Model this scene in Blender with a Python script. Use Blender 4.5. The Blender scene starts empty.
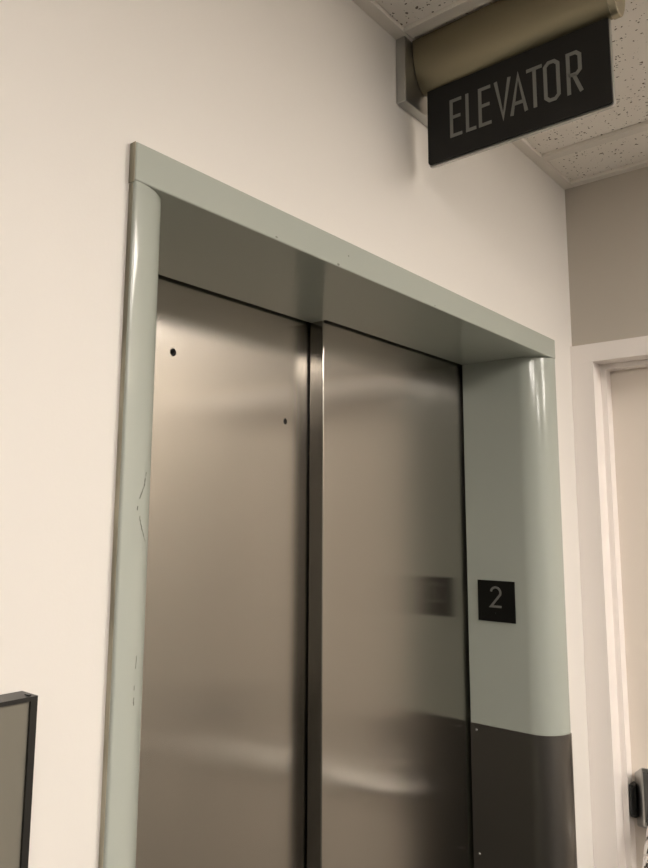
import bpy, bmesh, math, random
from mathutils import Vector, Matrix
random.seed(4)
S = bpy.context.scene
COL = S.collection
PI = math.pi

# ------------------------------------------------------------------ helpers
def link(name, bm, mat, parent=None, bevel=0, seg=2, smooth=False):
    me = bpy.data.meshes.new(name)
    bmesh.ops.recalc_face_normals(bm, faces=bm.faces[:])
    bm.to_mesh(me); bm.free()
    o = bpy.data.objects.new(name, me); COL.objects.link(o)
    for m in (mat if isinstance(mat, (list, tuple)) else [mat]):
        me.materials.append(m)
    if parent:
        o.parent = parent
        o.matrix_parent_inverse = Matrix.Translation(-parent.location)
    if smooth:
        for p in me.polygons: p.use_smooth = True
    if bevel:
        b = o.modifiers.new('bevel', 'BEVEL'); b.width = bevel; b.segments = seg
        b.limit_method = 'ANGLE'; b.angle_limit = math.radians(40)
        b.harden_normals = False
    return o

def box(bm, x0, x1, y0, y1, z0, z1, mi=0):
    v = [bm.verts.new((x, y, z)) for x in (x0, x1) for y in (y0, y1) for z in (z0, z1)]
    for f in ((0, 1, 3, 2), (4, 6, 7, 5), (0, 4, 5, 1), (2, 3, 7, 6), (0, 2, 6, 4), (1, 5, 7, 3)):
        bm.faces.new([v[i] for i in f]).material_index = mi
    return v

def prism(bm, pts, lo, hi, axis='z', mi=0):
    """extrude a closed 2-D outline: axis z -> (x,y), axis y -> (x,z), axis x -> (y,z)"""
    def P(a, b, h):
        return {'z': (a, b, h), 'y': (a, h, b), 'x': (h, a, b)}[axis]
    A = [bm.verts.new(P(a, b, lo)) for a, b in pts]
    B = [bm.verts.new(P(a, b, hi)) for a, b in pts]
    n = len(pts)
    fs = [bm.faces.new(A[::-1]), bm.faces.new(B)]
    for i in range(n):
        fs.append(bm.faces.new((A[i], A[(i+1) % n], B[(i+1) % n], B[i])))
    for f in fs: f.material_index = mi
    return fs

def cyl(bm, a, b, r0, r1=None, n=24):
    a, b = Vector(a), Vector(b); d = b - a
    if r1 is None: r1 = r0
    M = Matrix.Translation((a+b)/2) @ d.to_track_quat('Z', 'Y').to_matrix().to_4x4()
    bmesh.ops.create_cone(bm, cap_ends=True, segments=n, radius1=r0, radius2=r1, depth=d.length, matrix=M)

def stroke(bm, pts, w, lo, hi, axis, closed=False):
    """a mitred stroke of width w along a 2-D polyline, extruded lo..hi along axis"""
    n = len(pts); P = [Vector(p) for p in pts]; L = []; R_ = []
    for i in range(n):
        prv = P[i-1] if (i > 0 or closed) else None
        nxt = P[(i+1) % n] if (i < n-1 or closed) else None
        d1 = (P[i]-prv).normalized() if prv is not None else None
        d2 = (nxt-P[i]).normalized() if nxt is not None else None
        d1 = d1 or d2; d2 = d2 or d1
        n1 = Vector((-d1.y, d1.x)); n2 = Vector((-d2.y, d2.x))
        m = (n1+n2).normalized(); k = (w/2)/max(.4, m.dot(n1))
        L.append(P[i]+m*k); R_.append(P[i]-m*k)
    for i in range(n if closed else n-1):
        j = (i+1) % n
        prism(bm, [L[i], L[j], R_[j], R_[i]], lo, hi, axis)

def empty(name, loc, label=None, cat=None, group=None, kind=None):
    o = bpy.data.objects.new(name, None); COL.objects.link(o)
    o.location = loc; o.empty_display_size = .05
    return tag(o, label, cat, group, kind)

def tag(o, label=None, cat=None, group=None, kind=None):
    if label: o['label'] = label
    if cat: o['category'] = cat
    if group: o['group'] = group
    if kind or label: o['kind'] = kind or 'thing'
    return o

def structure(name, bm, mat, parent=None, **k):
    return tag(link(name, bm, mat, parent, **k), kind='structure')

# ---------------------------------------------------------------- materials
def srgb(r, g, b):
    f = lambda c: (c/255/12.92) if c/255 <= .04045 else ((c/255+.055)/1.055)**2.4
    return (f(r), f(g), f(b), 1)

def mat(name, col, rough=.5, metal=0, spec=.5, coat=0, coat_rough=.1):
    m = bpy.data.materials.new(name); m.use_nodes = True
    b = m.node_tree.nodes['Principled BSDF']
    b.inputs['Base Color'].default_value = col
    b.inputs['Roughness'].default_value = rough
    b.inputs['Metallic'].default_value = metal
    b.inputs['Specular IOR Level'].default_value = spec
    b.inputs['Coat Weight'].default_value = coat
    b.inputs['Coat Roughness'].default_value = coat_rough
    return m

def nd(m, t, **k):
    n = m.node_tree.nodes.new(t)
    for a, v in k.items():
        if a in n.inputs: n.inputs[a].default_value = v
        else: setattr(n, a, v)
    return n

def bump(m, scale, strength, dist=.001, stretch=None, detail=3):
    """fine surface relief from object-space noise"""
    N = m.node_tree; tc = nd(m, 'ShaderNodeTexCoord'); mp = nd(m, 'ShaderNodeMapping')
    if stretch: mp.inputs['Scale'].default_value = stretch
    no = nd(m, 'ShaderNodeTexNoise'); no.inputs['Scale'].default_value = scale; no.inputs['Detail'].default_value = detail
    bp = nd(m, 'ShaderNodeBump'); bp.inputs['Strength'].default_value = strength; bp.inputs['Distance'].default_value = dist
    N.links.new(tc.outputs['Object'], mp.inputs['Vector']); N.links.new(mp.outputs[0], no.inputs['Vector'])
    N.links.new(no.outputs['Fac'], bp.inputs['Height'])
    N.links.new(bp.outputs[0], N.nodes['Principled BSDF'].inputs['Normal'])
    return no

def mottle(m, c0, c1, scale, lo=.35, hi=.65, stretch=None):
    N = m.node_tree; tc = nd(m, 'ShaderNodeTexCoord'); mp = nd(m, 'ShaderNodeMapping')
    if stretch: mp.inputs['Scale'].default_value = stretch
    no = nd(m, 'ShaderNodeTexNoise'); no.inputs['Scale'].default_value = scale; no.inputs['Detail'].default_value = 4
    cr = nd(m, 'ShaderNodeValToRGB')
    cr.color_ramp.elements[0].position = lo; cr.color_ramp.elements[0].color = c0
    cr.color_ramp.elements[1].position = hi; cr.color_ramp.elements[1].color = c1
    N.links.new(tc.outputs['Object'], mp.inputs['Vector']); N.links.new(mp.outputs[0], no.inputs['Vector'])
    N.links.new(no.outputs['Fac'], cr.inputs['Fac'])
    N.links.new(cr.outputs['Color'], N.nodes['Principled BSDF'].inputs['Base Color'])

M_WALL = mat('cream_wall_paint', (.73, .705, .665, 1), .55, spec=.3); bump(M_WALL, 260, .12, .0006)
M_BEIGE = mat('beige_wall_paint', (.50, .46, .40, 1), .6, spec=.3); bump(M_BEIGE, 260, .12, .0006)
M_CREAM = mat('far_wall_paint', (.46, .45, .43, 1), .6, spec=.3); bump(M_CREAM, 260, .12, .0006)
M_WHITE = mat('white_trim_paint', (.88, .83, .79, 1), .35, spec=.4); bump(M_WHITE, 90, .06, .0006)
M_DOOR = mat('cream_door_paint', (.80, .73, .65, 1), .4, spec=.4); bump(M_DOOR, 120, .05, .0006)
M_GRID = mat('ceiling_grid_paint', (.78, .74, .68, 1), .45, spec=.4)
M_GREEN = mat('pale_green_enamel', (.385, .415, .370, 1), .13, spec=.5); bump(M_GREEN, 35, .05, .0015)
M_EDGE = mat('bare_edge_caulk', (.30, .26, .17, 1), .6); mottle(M_EDGE, (.17, .155, .11, 1), (.40, .37, .28, 1), 60, stretch=(1, 1, .15))
M_SHEATH = mat('dark_stainless_sheath', (.20, .19, .175, 1), .36, 1); bump(M_SHEATH, 60, .06, .001, (60, 60, 1))
M_BLACK = mat('black_plastic', (.012, .012, .011, 1), .42, spec=.4); bump(M_BLACK, 400, .03, .0003)
M_PLATE = mat('black_engraved_plate', (.010, .010, .009, 1), .5, spec=.35); bump(M_PLATE, 300, .03, .0003)
M_NPLATE = mat('black_number_plate', (.006, .006, .005, 1), .55, spec=.12); bump(M_NPLATE, 300, .03, .0003)
M_LETTER = mat('grey_letter_fill', (.19, .19, .175, 1), .55); bump(M_LETTER, 300, .03, .0003)
M_NUM = mat('grey_numeral_fill', (.15, .15, .135, 1), .5); bump(M_NUM, 300, .03, .0003)
M_ALU = mat('satin_aluminium', (.46, .46, .44, 1), .38, 1); bump(M_ALU, 80, .04, .0006, (1, 30, 1))
M_BRONZE = mat('satin_gold_anodised', (.27, .24, .165, 1), .36, 1); bump(M_BRONZE, 90, .06, .0006, (40, 1, 40))
M_CAP = mat('gold_end_cap', (.40, .36, .26, 1), .4, 1); bump(M_CAP, 90, .03, .0006)
M_GREYPANEL = mat('smoked_grey_panel', (.17, .16, .13, 1), .25, spec=.5); bump(M_GREYPANEL, 20, .02, .0006)
M_FRAME = mat('black_metal_frame', (.010, .0095, .0085, 1), .38, spec=.5); bump(M_FRAME, 200, .05, .0004)
M_CHROME = mat('worn_chrome', (.75, .74, .72, 1), .16, 1); bump(M_CHROME, 40, .03, .0006)
M_CASE = mat('grey_painted_casting', (.09, .09, .085, 1), .35, spec=.6); bump(M_CASE, 150, .05, .0005)
M_SHAFT = mat('dark_shaft_concrete', (.02, .02, .02, 1), .9); bump(M_SHAFT, 30, .2, .002)
M_SCUFF = mat('dark_scuff', (.10, .10, .085, 1), .7); mottle(M_SCUFF, (.10, .10, .085, 1), (.24, .26, .22, 1), 300)
M_FLOOR = mat('vinyl_floor', (.045, .043, .04, 1), .25, spec=.5); mottle(M_FLOOR, (.038, .036, .034, 1), (.055, .052, .048, 1), 14)

# brushed stainless doors: vertical grain
def steel(name, base, rough, aniso, rot):
    m = mat(name, base, rough, 1)
    N = m.node_tree; b = N.nodes['Principled BSDF']
    b.inputs['Anisotropic'].default_value = aniso
    b.inputs['Anisotropic Rotation'].default_value = rot
    tg = nd(m, 'ShaderNodeTangent', direction_type='UV_MAP'); tg.uv_map = 'UVMap'
    N.links.new(tg.outputs[0], b.inputs['Tangent'])
    tc = nd(m, 'ShaderNodeTexCoord'); mp = nd(m, 'ShaderNodeMapping'); mp.inputs['Scale'].default_value = (900, 900, 3)
    no = nd(m, 'ShaderNodeTexNoise'); no.inputs['Scale'].default_value = 1; no.inputs['Detail'].default_value = 2
    mr = nd(m, 'ShaderNodeMapRange'); mr.inputs['To Min'].default_value = rough*.9; mr.inputs['To Max'].default_value = rough*1.1
    N.links.new(tc.outputs['Object'], mp.inputs['Vector']); N.links.new(mp.outputs[0], no.inputs['Vector'])
    N.links.new(no.outputs['Fac'], mr.inputs['Value']); N.links.new(mr.outputs[0], b.inputs['Roughness'])
    return m
M_STEEL = steel('brushed_stainless', (.43, .408, .372, 1), .19, .92, 0)

# fissured acoustic tile
M_TILE = mat('acoustic_tile', (.72, .69, .64, 1), .85, spec=.2)
N = M_TILE.node_tree; tc = nd(M_TILE, 'ShaderNodeTexCoord')
nz = nd(M_TILE, 'ShaderNodeTexNoise'); nz.inputs['Scale'].default_value = 120
mx = nd(M_TILE, 'ShaderNodeMix', data_type='VECTOR'); mx.inputs['Factor'].default_value = .012
vo = nd(M_TILE, 'ShaderNodeTexVoronoi'); vo.inputs['Scale'].default_value = 135
sz = nd(M_TILE, 'ShaderNodeMath', operation='MULTIPLY'); sz.inputs[1].default_value = .40
pw = nd(M_TILE, 'ShaderNodeMath', operation='POWER'); pw.inputs[1].default_value = 2.6
sp = nd(M_TILE, 'ShaderNodeSeparateColor')
lt = nd(M_TILE, 'ShaderNodeMath', operation='LESS_THAN')
cm = nd(M_TILE, 'ShaderNodeMix', data_type='RGBA')
cm.inputs['A'].default_value = (.88, .84, .78, 1); cm.inputs['B'].default_value = (.17, .14, .11, 1)
bp = nd(M_TILE, 'ShaderNodeBump'); bp.inputs['Distance'].default_value = .002; bp.inputs['Strength'].default_value = .4; bp.invert = True
lk = N.links.new
lk(tc.outputs['Object'], nz.inputs['Vector']); lk(tc.outputs['Object'], mx.inputs['A']); lk(nz.outputs['Color'], mx.inputs['B'])
lk(mx.outputs['Result'], vo.inputs['Vector']); lk(vo.outputs['Color'], sp.inputs['Color'])
lk(sp.outputs['Red'], pw.inputs[0]); lk(pw.outputs[0], sz.inputs[0])
lk(vo.outputs['Distance'], lt.inputs[0]); lk(sz.outputs[0], lt.inputs[1])
lk(lt.outputs[0], cm.inputs['Factor']); lk(cm.outputs['Result'], N.nodes['Principled BSDF'].inputs['Base Color'])
lk(lt.outputs[0], bp.inputs['Height']); lk(bp.outputs[0], N.nodes['Principled BSDF'].inputs['Normal'])

M_LAMP = bpy.data.materials.new('lamp_diffuser'); M_LAMP.use_nodes = True
_b = M_LAMP.node_tree.nodes['Principled BSDF']
_b.inputs['Base Color'].default_value = (.8, .78, .72, 1)
_b.inputs['Emission Color'].default_value = (1.0, .915, .835, 1)
_b.inputs['Emission Strength'].default_value = 24.0

# ------------------------------------------------------------------ setting
XR, ZC = 2.013, 2.6565            # right wall, ceiling grid
XL, YB = -5.0, -4.6             # far end of the hall, opposite wall
ZS = 2.134                      # underside of the elevator header
OX0, OX1 = .557, 1.833          # rough opening of the elevator

bm = bmesh.new()                # elevator wall, with its opening
box(bm, XL, OX0, 0, .19, 0, 2.75); box(bm, OX1, 2.15, 0, .19, 0, 2.75); box(bm, OX0, OX1, 0, .19, 2.185, 2.75)
bmesh.ops.remove_doubles(bm, verts=bm.verts[:], dist=1e-5)
structure('wall_front', bm, M_WALL)
bm = bmesh.new()                # hoistway behind the doors
box(bm, .30, 2.15, .80, .85, 0, 2.75); box(bm, .25, .30, .19, .85, 0, 2.75); box(bm, 2.15, 2.20, .0, .85, 0, 2.75); box(bm, .30, 2.15, .19, .80, 2.70, 2.75)
structure('wall_shaft', bm, M_SHAFT)

DY0, DY1, DZ = -.060, -.979, 2.1445     # right-wall door opening
bm = bmesh.new()
box(bm, XR, 2.15, DY0+.02, 0, 0, 2.75); box(bm, XR, 2.15, YB, DY1-.02, 0, 2.75); box(bm, XR, 2.15, DY1-.02, DY0+.02, DZ+.02, 2.75)
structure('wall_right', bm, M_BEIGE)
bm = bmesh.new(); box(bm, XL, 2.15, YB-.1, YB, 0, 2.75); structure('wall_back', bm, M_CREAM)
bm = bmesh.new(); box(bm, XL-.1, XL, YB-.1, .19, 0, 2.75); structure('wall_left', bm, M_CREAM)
bm = bmesh.new(); box(bm, XL-.1, 2.20, YB-.1, .85, -.1, 0); structure('floor', bm, M_FLOOR)

# ceiling: tiles behind a lay-in grid
bm = bmesh.new(); box(bm, XL, XR, YB, 0, ZC+.010, ZC+.03); structure('ceiling', bm, M_TILE)
k = 1
def tbar(*a):
    global k
    b = bmesh.new(); box(b, *a, ZC, ZC+.0098)
    structure('trim_%d' % k, b, M_GRID, bevel=.0008, seg=1); k += 1
GX = [1.141 + .66*i for i in range(-9, 2)]
GY = [-.61*i for i in range(1, 8)]
tbar(XL, XR, -.026, 0); tbar(XR-.026, XR, YB, -.0265); tbar(XL, XR-.0265, YB, YB+.022)
for x in GX: tbar(x-.0145, x+.0145, YB+.0225, -.0265)
for y in GY:
    b = bmesh.new()
    for i in range(len(GX)-1): box(b, GX[i]+.0147, GX[i+1]-.0147, y-.012, y+.012, ZC, ZC+.0098)
    box(b, GX[-1]+.0147, XR-.0265, y-.012, y+.012, ZC, ZC+.0098)
    structure('trim_%d' % k, b, M_GRID); k += 1

# recessed fluorescent fixtures of the hall (behind the camera); second row added to spread the light
def troffer(cx, y0, label):
    t = empty('ceiling_light', (cx, (y0+y0-1.22)/2, ZC), label, 'ceiling light', 'hall ceiling lights')
    y1 = y0-1.22+.012; y0 -= .012; x0, x1 = cx-.293, cx+.293
    b = bmesh.new(); z0, z1 = ZC-.002, ZC+.0095
    box(b, x0, x0+.025, y1, y0, z0, z1); box(b, x1-.025, x1, y1, y0, z0, z1)
    box(b, x0+.025, x1-.025, y0-.025, y0, z0, z1); box(b, x0+.025, x1-.025, y1, y1+.025, z0, z1)
    link('light_frame', b, M_GRID, t)
    b = bmesh.new(); box(b, x0+.0255, x1-.0255, y1+.0255, y0-.0255, ZC-.022, ZC+.0094)
    link('diffuser', b, M_LAMP, t, bevel=.01, seg=3)
troffer(GX[10]-.33, -1.22, 'wraparound ceiling light of the hall, facing the elevator doors')
troffer(GX[7]-.33, -1.22, 'wraparound ceiling light of the hall, farther from the beige door wall')
troffer(GX[10]-.33, -3.05, 'added unseen ceiling light by the beige door wall, second from the elevator')  # added lamp: shares the output so the steel doors glare less
troffer(GX[7]-.33, -3.05, 'added unseen ceiling light mid hall, second from the elevator wall')  # also added, spreads the same light over more lamp area

# door in the right wall
d1 = empty('door_1', (2.06, -.5, 0), kind='structure')
bm = bmesh.new(); box(bm, 2.093, 2.136, DY1+.006, DY0-.006, .008, DZ-.006)
link('door_leaf', bm, M_DOOR, d1, bevel=.002)
bm = bmesh.new(); cx = 1.997                      # casing on the wall face + jambs + stops
def ell(ya, yb_, ye):                              # L-shaped plan: casing flange and jamb
    prism(bm, [(cx, ya), (2.15, ya), (2.15, yb_), (XR-.0004, yb_), (XR-.0004, ye), (cx, ye)], 0, DZ)
ell(DY0, DY0+.0195, DY0+.0594); ell(DY1, DY1-.0195, DY1-.0565)
prism(bm, [(cx, DZ+.0002), (2.15, DZ+.0002), (2.15, DZ+.0195), (XR-.0004, DZ+.0195), (XR-.0004, DZ+.0495), (cx, DZ+.0495)], DY1-.0195, DY0+.0195, 'y')
box(bm, cx, XR-.0004, DY1-.0565, DY1-.0195, DZ+.0002, DZ+.0495)
box(bm, cx, XR-.0004, DY0+.0195, DY0+.0594, DZ+.0002, DZ+.0495)
box(bm, 2.054, 2.0925, DY0-.014, DY0, 0, DZ-.014)
box(bm, 2.054, 2.0925, DY1, DY1+.014, 0, DZ-.014)
box(bm, 2.054, 2.0925, DY1, DY0, DZ-.014, DZ)
link('door_frame', bm, M_WHITE, d1)
# panic hardware on that door: cast case, latch, lever arm and bar
bm = bmesh.new()
q = [(2.0925, -.080, .955, 1.084), (2.030, -.116, .980, 1.118), (2.030, -.20, .980, 1.118), (2.0925, -.215, .955, 1.084)]
lo = [bm.verts.new((x, y, a)) for x, y, a, b in q]; hi = [bm.verts.new((x, y, b)) for x, y, a, b in q]
bm.faces.new(lo); bm.faces.new(hi)
for i in range(4): bm.faces.new((lo[i], lo[(i+1) % 4], hi[(i+1) % 4], hi[i]))
dev = link('exit_device_case', bm, M_ALU, d1, bevel=.003, seg=3)
bm = bmesh.new(); box(bm, 2.0278, 2.0297, -.196, -.120, .992, 1.108)
link('face_plate', bm, M_CASE, dev, bevel=.0008, seg=1)['label'] = 'dark grey face plate'
bm = bmesh.new(); box(bm, 2.058, 2.0925, -.0905, -.0755, .985, 1.062)
cyl(bm, (2.056, -.083, .990), (2.056, -.083, 1.058), .006)
link('latch_strike', bm, M_BLACK, dev, bevel=.002)
bm = bmesh.new()
pr = [(2.040, 1.025, .017), (2.022, 1.000, .018), (1.995, .968, .017), (1.970, .938, .017), (1.955, .915, .016)]
for i in range(len(pr)-1):
    cyl(bm, (pr[i][0], -.146, pr[i][1]), (pr[i+1][0], -.146, pr[i+1][1]), pr[i][2], pr[i+1][2])
for x, z, r_ in pr: bmesh.ops.create_uvsphere(bm, u_segments=20, v_segments=12, radius=r_, matrix=Matrix.Translation((x, -.146, z)))
link('lever_arm', bm, M_CHROME, dev, smooth=True)
bm = bmesh.new(); cyl(bm, (1.955, -.134, .915), (1.955, -.915, .915), .0150)
link('cross_bar', bm, M_CHROME, dev, smooth=False, bevel=.003)
bm = bmesh.new()
for a, b in ((.865, .89),): 
    for i in range(4): cyl(bm, (pr[4-i][0], -.90, pr[4-i][1]), (pr[3-i][0], -.90, pr[3-i][1]), .015)
box(bm, 2.03, 2.0925, -.925, -.85, .965, 1.09)
link('hinge_side_bracket', bm, M_CASE, dev, bevel=.003)

# ------------------------------------------------------- elevator door frame
fr = empty('elevator', (1.19, 0, 0), 'closed stainless steel elevator doors in a pale green enamelled surround with rounded jambs', 'elevator')
FY = -.0118
bm = bmesh.new()
prism(bm, [(.5255, FY), (1.8605, FY), (1.8605, -.0005), (1.832, -.0005), (1.832, .2155), (1.1900, .2155), (1.1900, .256), (.558, .256), (.558, -.0005), (.5255, -.0005)], ZS, 2.1850)
link('header', bm, M_GREEN, fr, bevel=.0022, seg=3)
bm = bmesh.new(); box(bm, .5242, .5253, -.0108, -.0003, ZS-.002, 2.1847)
link('header_edge_strip', bm, M_EDGE, fr)

def jamb_outline(side, off=0):
    """plan of one jamb: narrow flat front, quarter-round, deep return"""
    R = .0752 if side < 0 else .0725; N_ = 24
    if side < 0: ox, s, yb = .5262, 1, .2555
    else: ox, s, yb = 1.8585, -1, .2150
    fy = FY+.0005
    rx = ox + s*.0040 if side > 0 else ox + s*.0048       # where the round starts
    e = .0035
    p = [(ox, -.0005)] + [(ox+s*e*(1-math.cos(i*PI/12)), fy+e*(1-math.sin(i*PI/12))) for i in range(7)]
    c = (rx, fy+R)
    for i in range(N_+1):
        a = i/N_*PI/2
        p.append((c[0]+s*R*math.sin(a), c[1]-R*math.cos(a)))
    rt = c[0]+s*R
    p.append((rt, yb))
    return p, ox, s, rt, yb
def jamb(side):
    p, ox, s, rt, yb = jamb_outline(side)
    hole = OX0+.001 if side < 0 else OX1-.001
    p += [(hole, yb), (hole, -.0005)]
    b = bmesh.new(); prism(b, p, 0.0, ZS-.0003)
    for f in b.faces: f.smooth = abs(f.normal.z) < .5
    o = link('jamb', b, M_GREEN, fr)
    for e in o.data.edges: pass
    o.data.set_sharp_from_angle(angle=math.radians(25))
    return p
jl = jamb(-1); jr = jamb(1)
bm = bmesh.new(); box(bm, .5252, .5260, -.0075, -.0003, 0, ZS-.003)
link('jamb_edge_strip', bm, M_EDGE, fr)

# stainless sheath wrapped round the foot of the right jamb
p, ox, s, rt, yb = jamb_outline(1)
T = .0022
outer = []
for i in range(1, len(p)):
    a = Vector(p[i-1]) if i > 1 else Vector(p[i]); b_ = Vector(p[min(i+1, len(p)-1)])
    d = (b_-a).normalized(); nrm = Vector((-d.y, d.x)) if s < 0 else Vector((d.y, -d.x))
    c0 = Vector((1.80, .19))
    if nrm.dot(Vector((1.70, -.1))-Vector((1.83, .1))) < 0: nrm = -nrm
    outer.append((p[i][0]+nrm.x*T, p[i][1]+nrm.y*T))
inner = [(x, y) for x, y in p[1:]]
bm = bmesh.new()
ZK = 1.2145
ring = outer + inner[::-1]
prism(bm, ring, .0, ZK)
for f in bm.faces: f.smooth = abs(f.normal.z) < .5
sh = link('kick_sheath', bm, M_SHEATH, fr); sh['label'] = 'dark stainless sheath on the foot of the right jamb'
sh.data.set_sharp_from_angle(angle=math.radians(25))
for z in (1.1995, .911):
    bm = bmesh.new(); cyl(bm, (rt-T-.0002, .199, z), (rt-T-.0022, .199, z), .0032, .0022, 16)
    link('screw', bm, M_ALU, sh)

# scratches in the enamel of the left jamb, chips along the header
def on_jamb(a, z, lift=.0004):
    R = .0752; c = (.531, FY+.0005+R)
    return (c[0]+(R+lift)*math.sin(a), c[1]-(R+lift)*math.cos(a), z)
def scratch(pts, w):
    bm = bmesh.new()
    for i in range(len(pts)-1):
        if random.random() < .22: continue
        a0, z0 = pts[i]; a1, z1 = pts[i+1]
        ww = w*random.uniform(.5, 1.2)
        n = Vector((-(z1-z0), (a1-a0)*.0752)).normalized()*ww/2
        vs = [on_jamb(a0+n.x/.0752, z0+n.y), on_jamb(a1+n.x/.0752, z1+n.y), on_jamb(a1-n.x/.0752, z1-n.y), on_jamb(a0-n.x/.0752, z0-n.y)]
        lo_ = [bm.verts.new(v) for v in vs]
        hi_ = [bm.verts.new(on_jamb(a, z, .0007)) for a, z in ((a0+n.x/.0752, z0+n.y), (a1+n.x/.0752, z1+n.y), (a1-n.x/.0752, z1-n.y), (a0-n.x/.0752, z0-n.y))]
        bm.faces.new(lo_); bm.faces.new(hi_)
        for j in range(4): bm.faces.new((lo_[j], lo_[(j+1) % 4], hi_[(j+1) % 4], hi_[j]))
    link('scratch', bm, M_SCUFF, fr)
def wob(a0, z0, a1, z1, n, bow=0):
    return [(a0+(a1-a0)*t+bow*math.sin(PI*t)+random.uniform(-.012, .012), z0+(z1-z0)*t) for t in [i/n for i in range(n+1)]]
scratch(wob(.52, 1.774, .33, 1.742, 14, .02), .0017)
scratch(wob(.31, 1.738, .27, 1.728, 4), .0020)
scratch(wob(.33, 1.724, .58, 1.690, 12, -.03), .0014)
scratch(wob(.42, 1.560, .39, 1.522, 8), .0014)
scratch(wob(.385, 1.518, .38, 1.505, 3), .0014)
for x, z, w in ((.786, 2.1385, .003), (.938, 2.1375, .004), (.966, 2.160, .0018), (1.25, 2.1378, .002)):
    pts = [(x+w*random.uniform(.6, 1.1)*math.cos(t*PI/3), z+w*.6*random.uniform(.6, 1.1)*math.sin(t*PI/3)) for t in range(6)]
    bm = bmesh.new(); prism(bm, pts, FY-.0004, FY+.0002, 'y'); link('paint_chip', bm, M_SCUFF, fr)

# ------------------------------------------------------------ elevator doors
def door(name, x0, x1, y0, yend, label, holes=()):
    b = bmesh.new(); box(b, x0, x1, y0, yend, .012, 2.168)
    o = link(name, b, M_STEEL)
    if holes:
        cut = bmesh.new()
        for hx, hz, r_, sx in holes:
            pts = [(hx+r_*sx*math.cos(i*PI/16), hz+r_*math.sin(i*PI/16)) for i in range(32)]
            prism(cut, pts, y0-.01, y0+.012, 'y')
        me = bpy.data.meshes.new('tmp'); bmesh.ops.recalc_face_normals(cut, faces=cut.faces[:]); cut.to_mesh(me); cut.free()
        c = bpy.data.objects.new('tmp', me); COL.objects.link(c)
        md = o.modifiers.new('cut', 'BOOLEAN'); md.object = c; md.operation = 'DIFFERENCE'; md.solver = 'EXACT'
        dg = bpy.context.evaluated_depsgraph_get(); dg.update()
        new = bpy.data.meshes.new_from_object(o.evaluated_get(dg))
        o.modifiers.clear(); old = o.data; o.data = new; bpy.data.meshes.remove(old)
        bpy.data.objects.remove(c); bpy.data.meshes.remove(me)
        o.data.name = name
        for hx, hz, r_, sx in holes:
            kb = bmesh.new()
            R1 = [(hx+r_*sx*.96*math.cos(i*PI/16), hz+r_*.96*math.sin(i*PI/16)) for i in range(32)]
            R2 = [(hx+r_*sx*.72*math.cos(i*PI/16), hz+r_*.72*math.sin(i*PI/16)) for i in range(32)]
            for i in range(32):
                j = (i+1) % 32
                prism(kb, [R1[i], R1[j], R2[j], R2[i]], y0+.0035, y0+.0118, 'y')
            prism(kb, R1, y0+.0112, y0+.0119, 'y')
            link('key_hole', kb, M_BLACK, o)['label'] = 'black drop-key hole'
    me = o.data
    uv = me.uv_layers.get('UVMap') or me.uv_layers.new(name='UVMap')
    for pl in me.polygons:
        n = pl.normal
        for li in pl.loop_indices:
            v = me.vertices[me.loops[li].vertex_index].co
            if abs(n.y) > .5: u = (v.x, v.z)
            elif abs(n.x) > .5: u = (v.y, v.z)
            else: u = (v.x, v.y)
            uv.data[li].uv = u
    o['label'] = label
    o.parent = fr; o.matrix_parent_inverse = Matrix.Translation(-fr.location)
    if not holes:
        bv = o.modifiers.new('bevel', 'BEVEL'); bv.width = .0025; bv.segments = 3; bv.limit_method = 'ANGLE'
    return o
door('door_panel', .40, 1.290, .264, .292, 'left brushed stainless elevator door panel, set back, with two key holes',
     [(.822, 2.0065, .0072, .95), (1.119, 1.9155, .0064, .85)])
door('door_panel', 1.1915, 2.06, .2235, .2600, 'right brushed stainless elevator door panel, nearer, without key holes')

# ----------------------------------------------------------- floor number "2"
px = rt
pl = empty('floor_number_plate', (px, .1349, 1.518), 'small square black plate with grey number 2 on the green jamb', 'number plate')
bm = bmesh.new(); box(bm, px-.003, px-.0002, .0848, .1850, 1.4677, 1.5685); link('plate', bm, M_NPLATE, pl, bevel=.0006, seg=2)
bm = bmesh.new()
cy, cz, rr = .1354, 1.5392, .0128
pts = [(cy+rr*math.cos(a), cz+.0007+rr*math.sin(a)*.95) for a in [math.radians(t) for t in range(12, -1, -12)]]
arc = [(cy+rr*math.cos(math.radians(t)), cz+rr*math.sin(math.radians(t))) for t in range(10, 181+24, 12)]
# leftmost in view is +y: the hook opens on the +y side, the stroke runs down from -y to +y
pts = arc + [(cy+.0140-.0005, 1.5048), (cy-.0145, 1.5048)]
stroke(bm, pts,   .0053, px-.0042, px-.0028, 'x')
link('numeral', bm, M_NUM, pl)
bm = bmesh.new()
for dz in (0, .0024): bmesh.ops.create_uvsphere(bm, u_segments=12, v_segments=8, radius=.0009, matrix=Matrix.Translation((px-.003, .1372, 1.4870+dz)))
link('braille_dots', bm, M_PLATE, pl, smooth=True)

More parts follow.
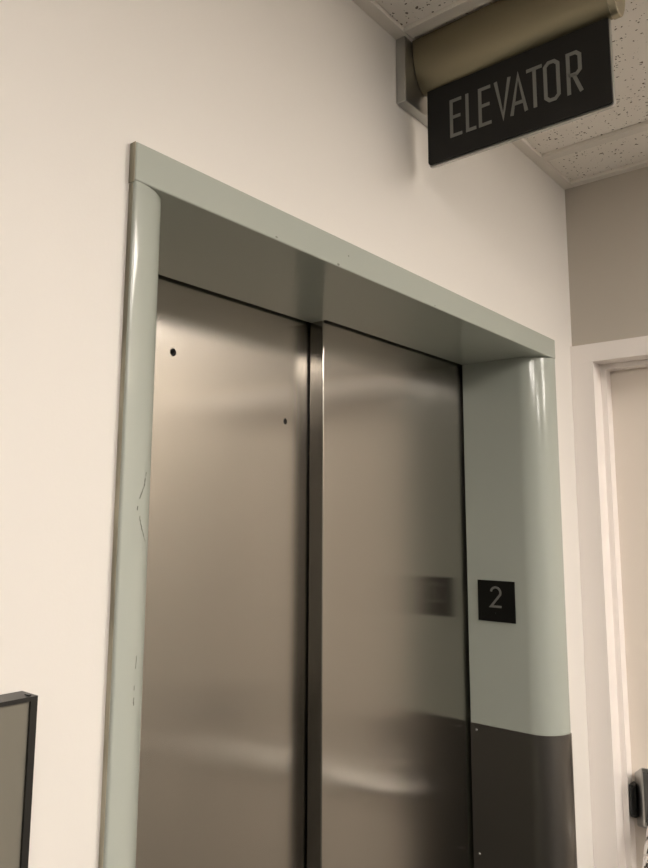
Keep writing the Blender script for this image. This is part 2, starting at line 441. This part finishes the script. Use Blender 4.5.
# ---------------------------------------------------------- hanging ELEVATOR sign
SX = 1.198; TX, TZ, TA, TB = 1.2025, 2.652, .0415, .0925
sg = empty('hanging_sign', (TX, 0, 2.53), 'black blade sign reading ELEVATOR under a gold half-round canopy', 'sign')
bm = bmesh.new(); box(bm, 1.1365, 2*TX-1.1365, -.0215, -.0005, 2.519, ZC-.0005)
link('wall_bracket', bm, M_ALU, sg, bevel=.002, seg=2)['label'] = 'grey metal wall bracket'
def half_oval(a, b, n=44):
    a0 = math.asin((ZC-.0008-TZ)/b)
    return [(TX+a*math.cos(t), TZ+b*math.sin(t)) for t in [a0-(PI+2*a0)*i/n for i in range(n+1)]]
bm = bmesh.new()
prism(bm, half_oval(TA, TB), -.3890, -.0235, 'y')
for f in bm.faces: f.smooth = abs(f.normal.y) < .5 and abs(f.normal.z) < .999
c = link('canopy', bm, M_BRONZE, sg); c.data.set_sharp_from_angle(angle=math.radians(30))
bm = bmesh.new(); prism(bm, half_oval(TA+.0018, TB+.0018), -.4020, -.3893, 'y')
link('end_cap', bm, M_CAP, sg, bevel=.0015)
bm = bmesh.new(); z0, z1, y0, y1, r_ = 2.4055, 2.568, -.0330, -.3835, .006
def rrect(y0, y1, z0, z1, r_):
    o_ = []
    for cy_, cz_, st in ((y0-r_, z0+r_, -90), (y0-r_, z1, None), (y1+r_, z1, None), (y1+r_, z0+r_, 180)):
        if st is None: o_.append((y0 if cy_ > (y0+y1)/2 else y1, z1)); continue
        for i in range(7):
            t = math.radians((-90+15*i) if st == -90 else (180+15*i))
            o_.append((cy_+r_*math.cos(t), cz_+r_*math.sin(t)))
    return o_
prism(bm, rrect(y0, y1, z0, z1, r_), SX, SX+.004, 'x')
blade = link('blade', bm, M_PLATE, sg, bevel=.0005, seg=1)
bm = bmesh.new(); prism(bm, rrect(y0+.0004, y1-.0016, z0-.0034, z1-.002, r_), SX+.0042, SX+.0125, 'x')
link('backing', bm, M_ALU, blade, bevel=.0008, seg=1)['label'] = 'grey metal edge of the blade'
zb, zt, W = 2.4455, 2.5232, .0064; h = W/2
F = [('E', .0828), ('L', .1165), ('E', .1430), ('V', .1750), ('A', .2052), ('T', .2382), ('O', .2692), ('R', .3100)]
wd = {'E': .0255, 'L': .021, 'V': .0335, 'A': .0340, 'T': .0290, 'O': .0295, 'R': .0268}
for ch, u in F:
    w = wd[ch]; m_ = (zb+zt)/2
    if ch == 'E': st = [([(w-.0005, zt-h), (h, zt-h), (h, zb+h), (w, zb+h)], 0), ([(h, m_+.002), (w*.88, m_+.002)], 0)]
    if ch == 'L': st = [([(h, zt), (h, zb+h), (w, zb+h)], 0)]
    if ch == 'V': st = [([(h, zt), (w/2, zb+.004), (w-h, zt)], 0)]
    if ch == 'A': st = [([(h, zb), (w/2, zt-.004), (w-h, zb)], 0), ([(w*.2, zb+.021), (w*.8, zb+.021)], 0)]
    if ch == 'T': st = [([(0, zt-h), (w, zt-h)], 0), ([(w/2, zt-h), (w/2, zb)], 0)]
    if ch == 'O':
        k_ = .0065; st = [([(h+k_, zt-h), (w-h-k_, zt-h), (w-h, zt-h-k_), (w-h, zb+h+k_), (w-h-k_, zb+h), (h+k_, zb+h), (h, zb+h+k_), (h, zt-h-k_)], 1)]
    if ch == 'R':
        k_ = .006; st = [([(h, zb), (h, zt-h), (w-h-k_, zt-h), (w-h, zt-h-k_), (w-h, m_+k_-.004), (w-h-k_, m_-.004), (h, m_-.004)], 0), ([(w*.45, m_-.004), (w-h*.6, zb)], 0)]
    bm = bmesh.new()
    for pts, cl in st:
        stroke(bm, [(-(u+a), b) for a, b in pts], W, SX-.0008, SX+.0003, 'x', closed=bool(cl))
    link('letter', bm, M_LETTER, blade)

# ------------------------------------------------ black framed panel, far left
x1, x0, yb, yf, zt, zb = .4222, -.40, -.0005, -.031, 1.5428, 1.02
dp = empty('framed_panel', ((x0+x1)/2, 0, zb), 'black metal framed blank grey panel on the cream wall left of the elevator', 'wall panel')
t = .0072
tt = .0042; bm = bmesh.new()
box(bm, x0, x1, yf, yb, zt-tt, zt); box(bm, x0, x1, yf, yb, zb, zb+t)
box(bm, x0, x0+t, yf, yb, zb+t, zt-tt); box(bm, x1-t, x1, yf, yb, zb+t, zt-tt)
frm = link('frame', bm, M_FRAME, dp)
bm = bmesh.new(); box(bm, x0+t+.0002, x1-t-.0002, yf+.003, yb-.002, zb+t+.0002, zt-tt-.0002)
link('panel', bm, M_GREYPANEL, dp)['label'] = 'blank smoked grey face'
bm = bmesh.new(); box(bm, x1-.0085, x1-.0045, -.027, -.0195, zt+.0001, zt+.0012)
link('clip', bm, M_BLACK, frm, bevel=.0004, seg=1)

# -------------------------------------------------------------------- camera
cam = bpy.data.cameras.new('camera'); co = bpy.data.objects.new('camera', cam); COL.objects.link(co)
yaw, pit, rol = .866604494, .148006913, .008050487
fw = Vector((math.sin(yaw)*math.cos(pit), math.cos(yaw)*math.cos(pit), math.sin(pit)))
r0 = Vector((math.cos(yaw), -math.sin(yaw), 0)); u0 = r0.cross(fw)
r = r0*math.cos(rol)+u0*math.sin(rol); u = r.cross(fw)
co.matrix_world = Matrix(((r.x, u.x, -fw.x, 0), (r.y, u.y, -fw.y, -.735), (r.z, u.z, -fw.z, 1.7201), (0, 0, 0, 1)))
cam.sensor_fit = 'VERTICAL'; cam.sensor_height = 36; cam.sensor_width = 36*648/868
cam.lens = 742.47/868*36; cam.shift_x = 20.56/868; cam.shift_y = -26.235/868; cam.clip_start = .02
S.camera = co

# --------------------------------------------------------------------- light
w = bpy.data.worlds.new('world'); S.world = w; w.use_nodes = True
w.node_tree.nodes['Background'].inputs['Color'].default_value = (1, .9, .78, 1)
w.node_tree.nodes['Background'].inputs['Strength'].default_value = .05
vs = S.view_settings
vs.view_transform = 'Standard'; vs.look = 'None'; vs.gamma = 1; vs.use_curve_mapping = False; vs.exposure = 0
S.cycles.use_denoising = True
S.cycles.max_bounces = 10; S.cycles.diffuse_bounces = 5
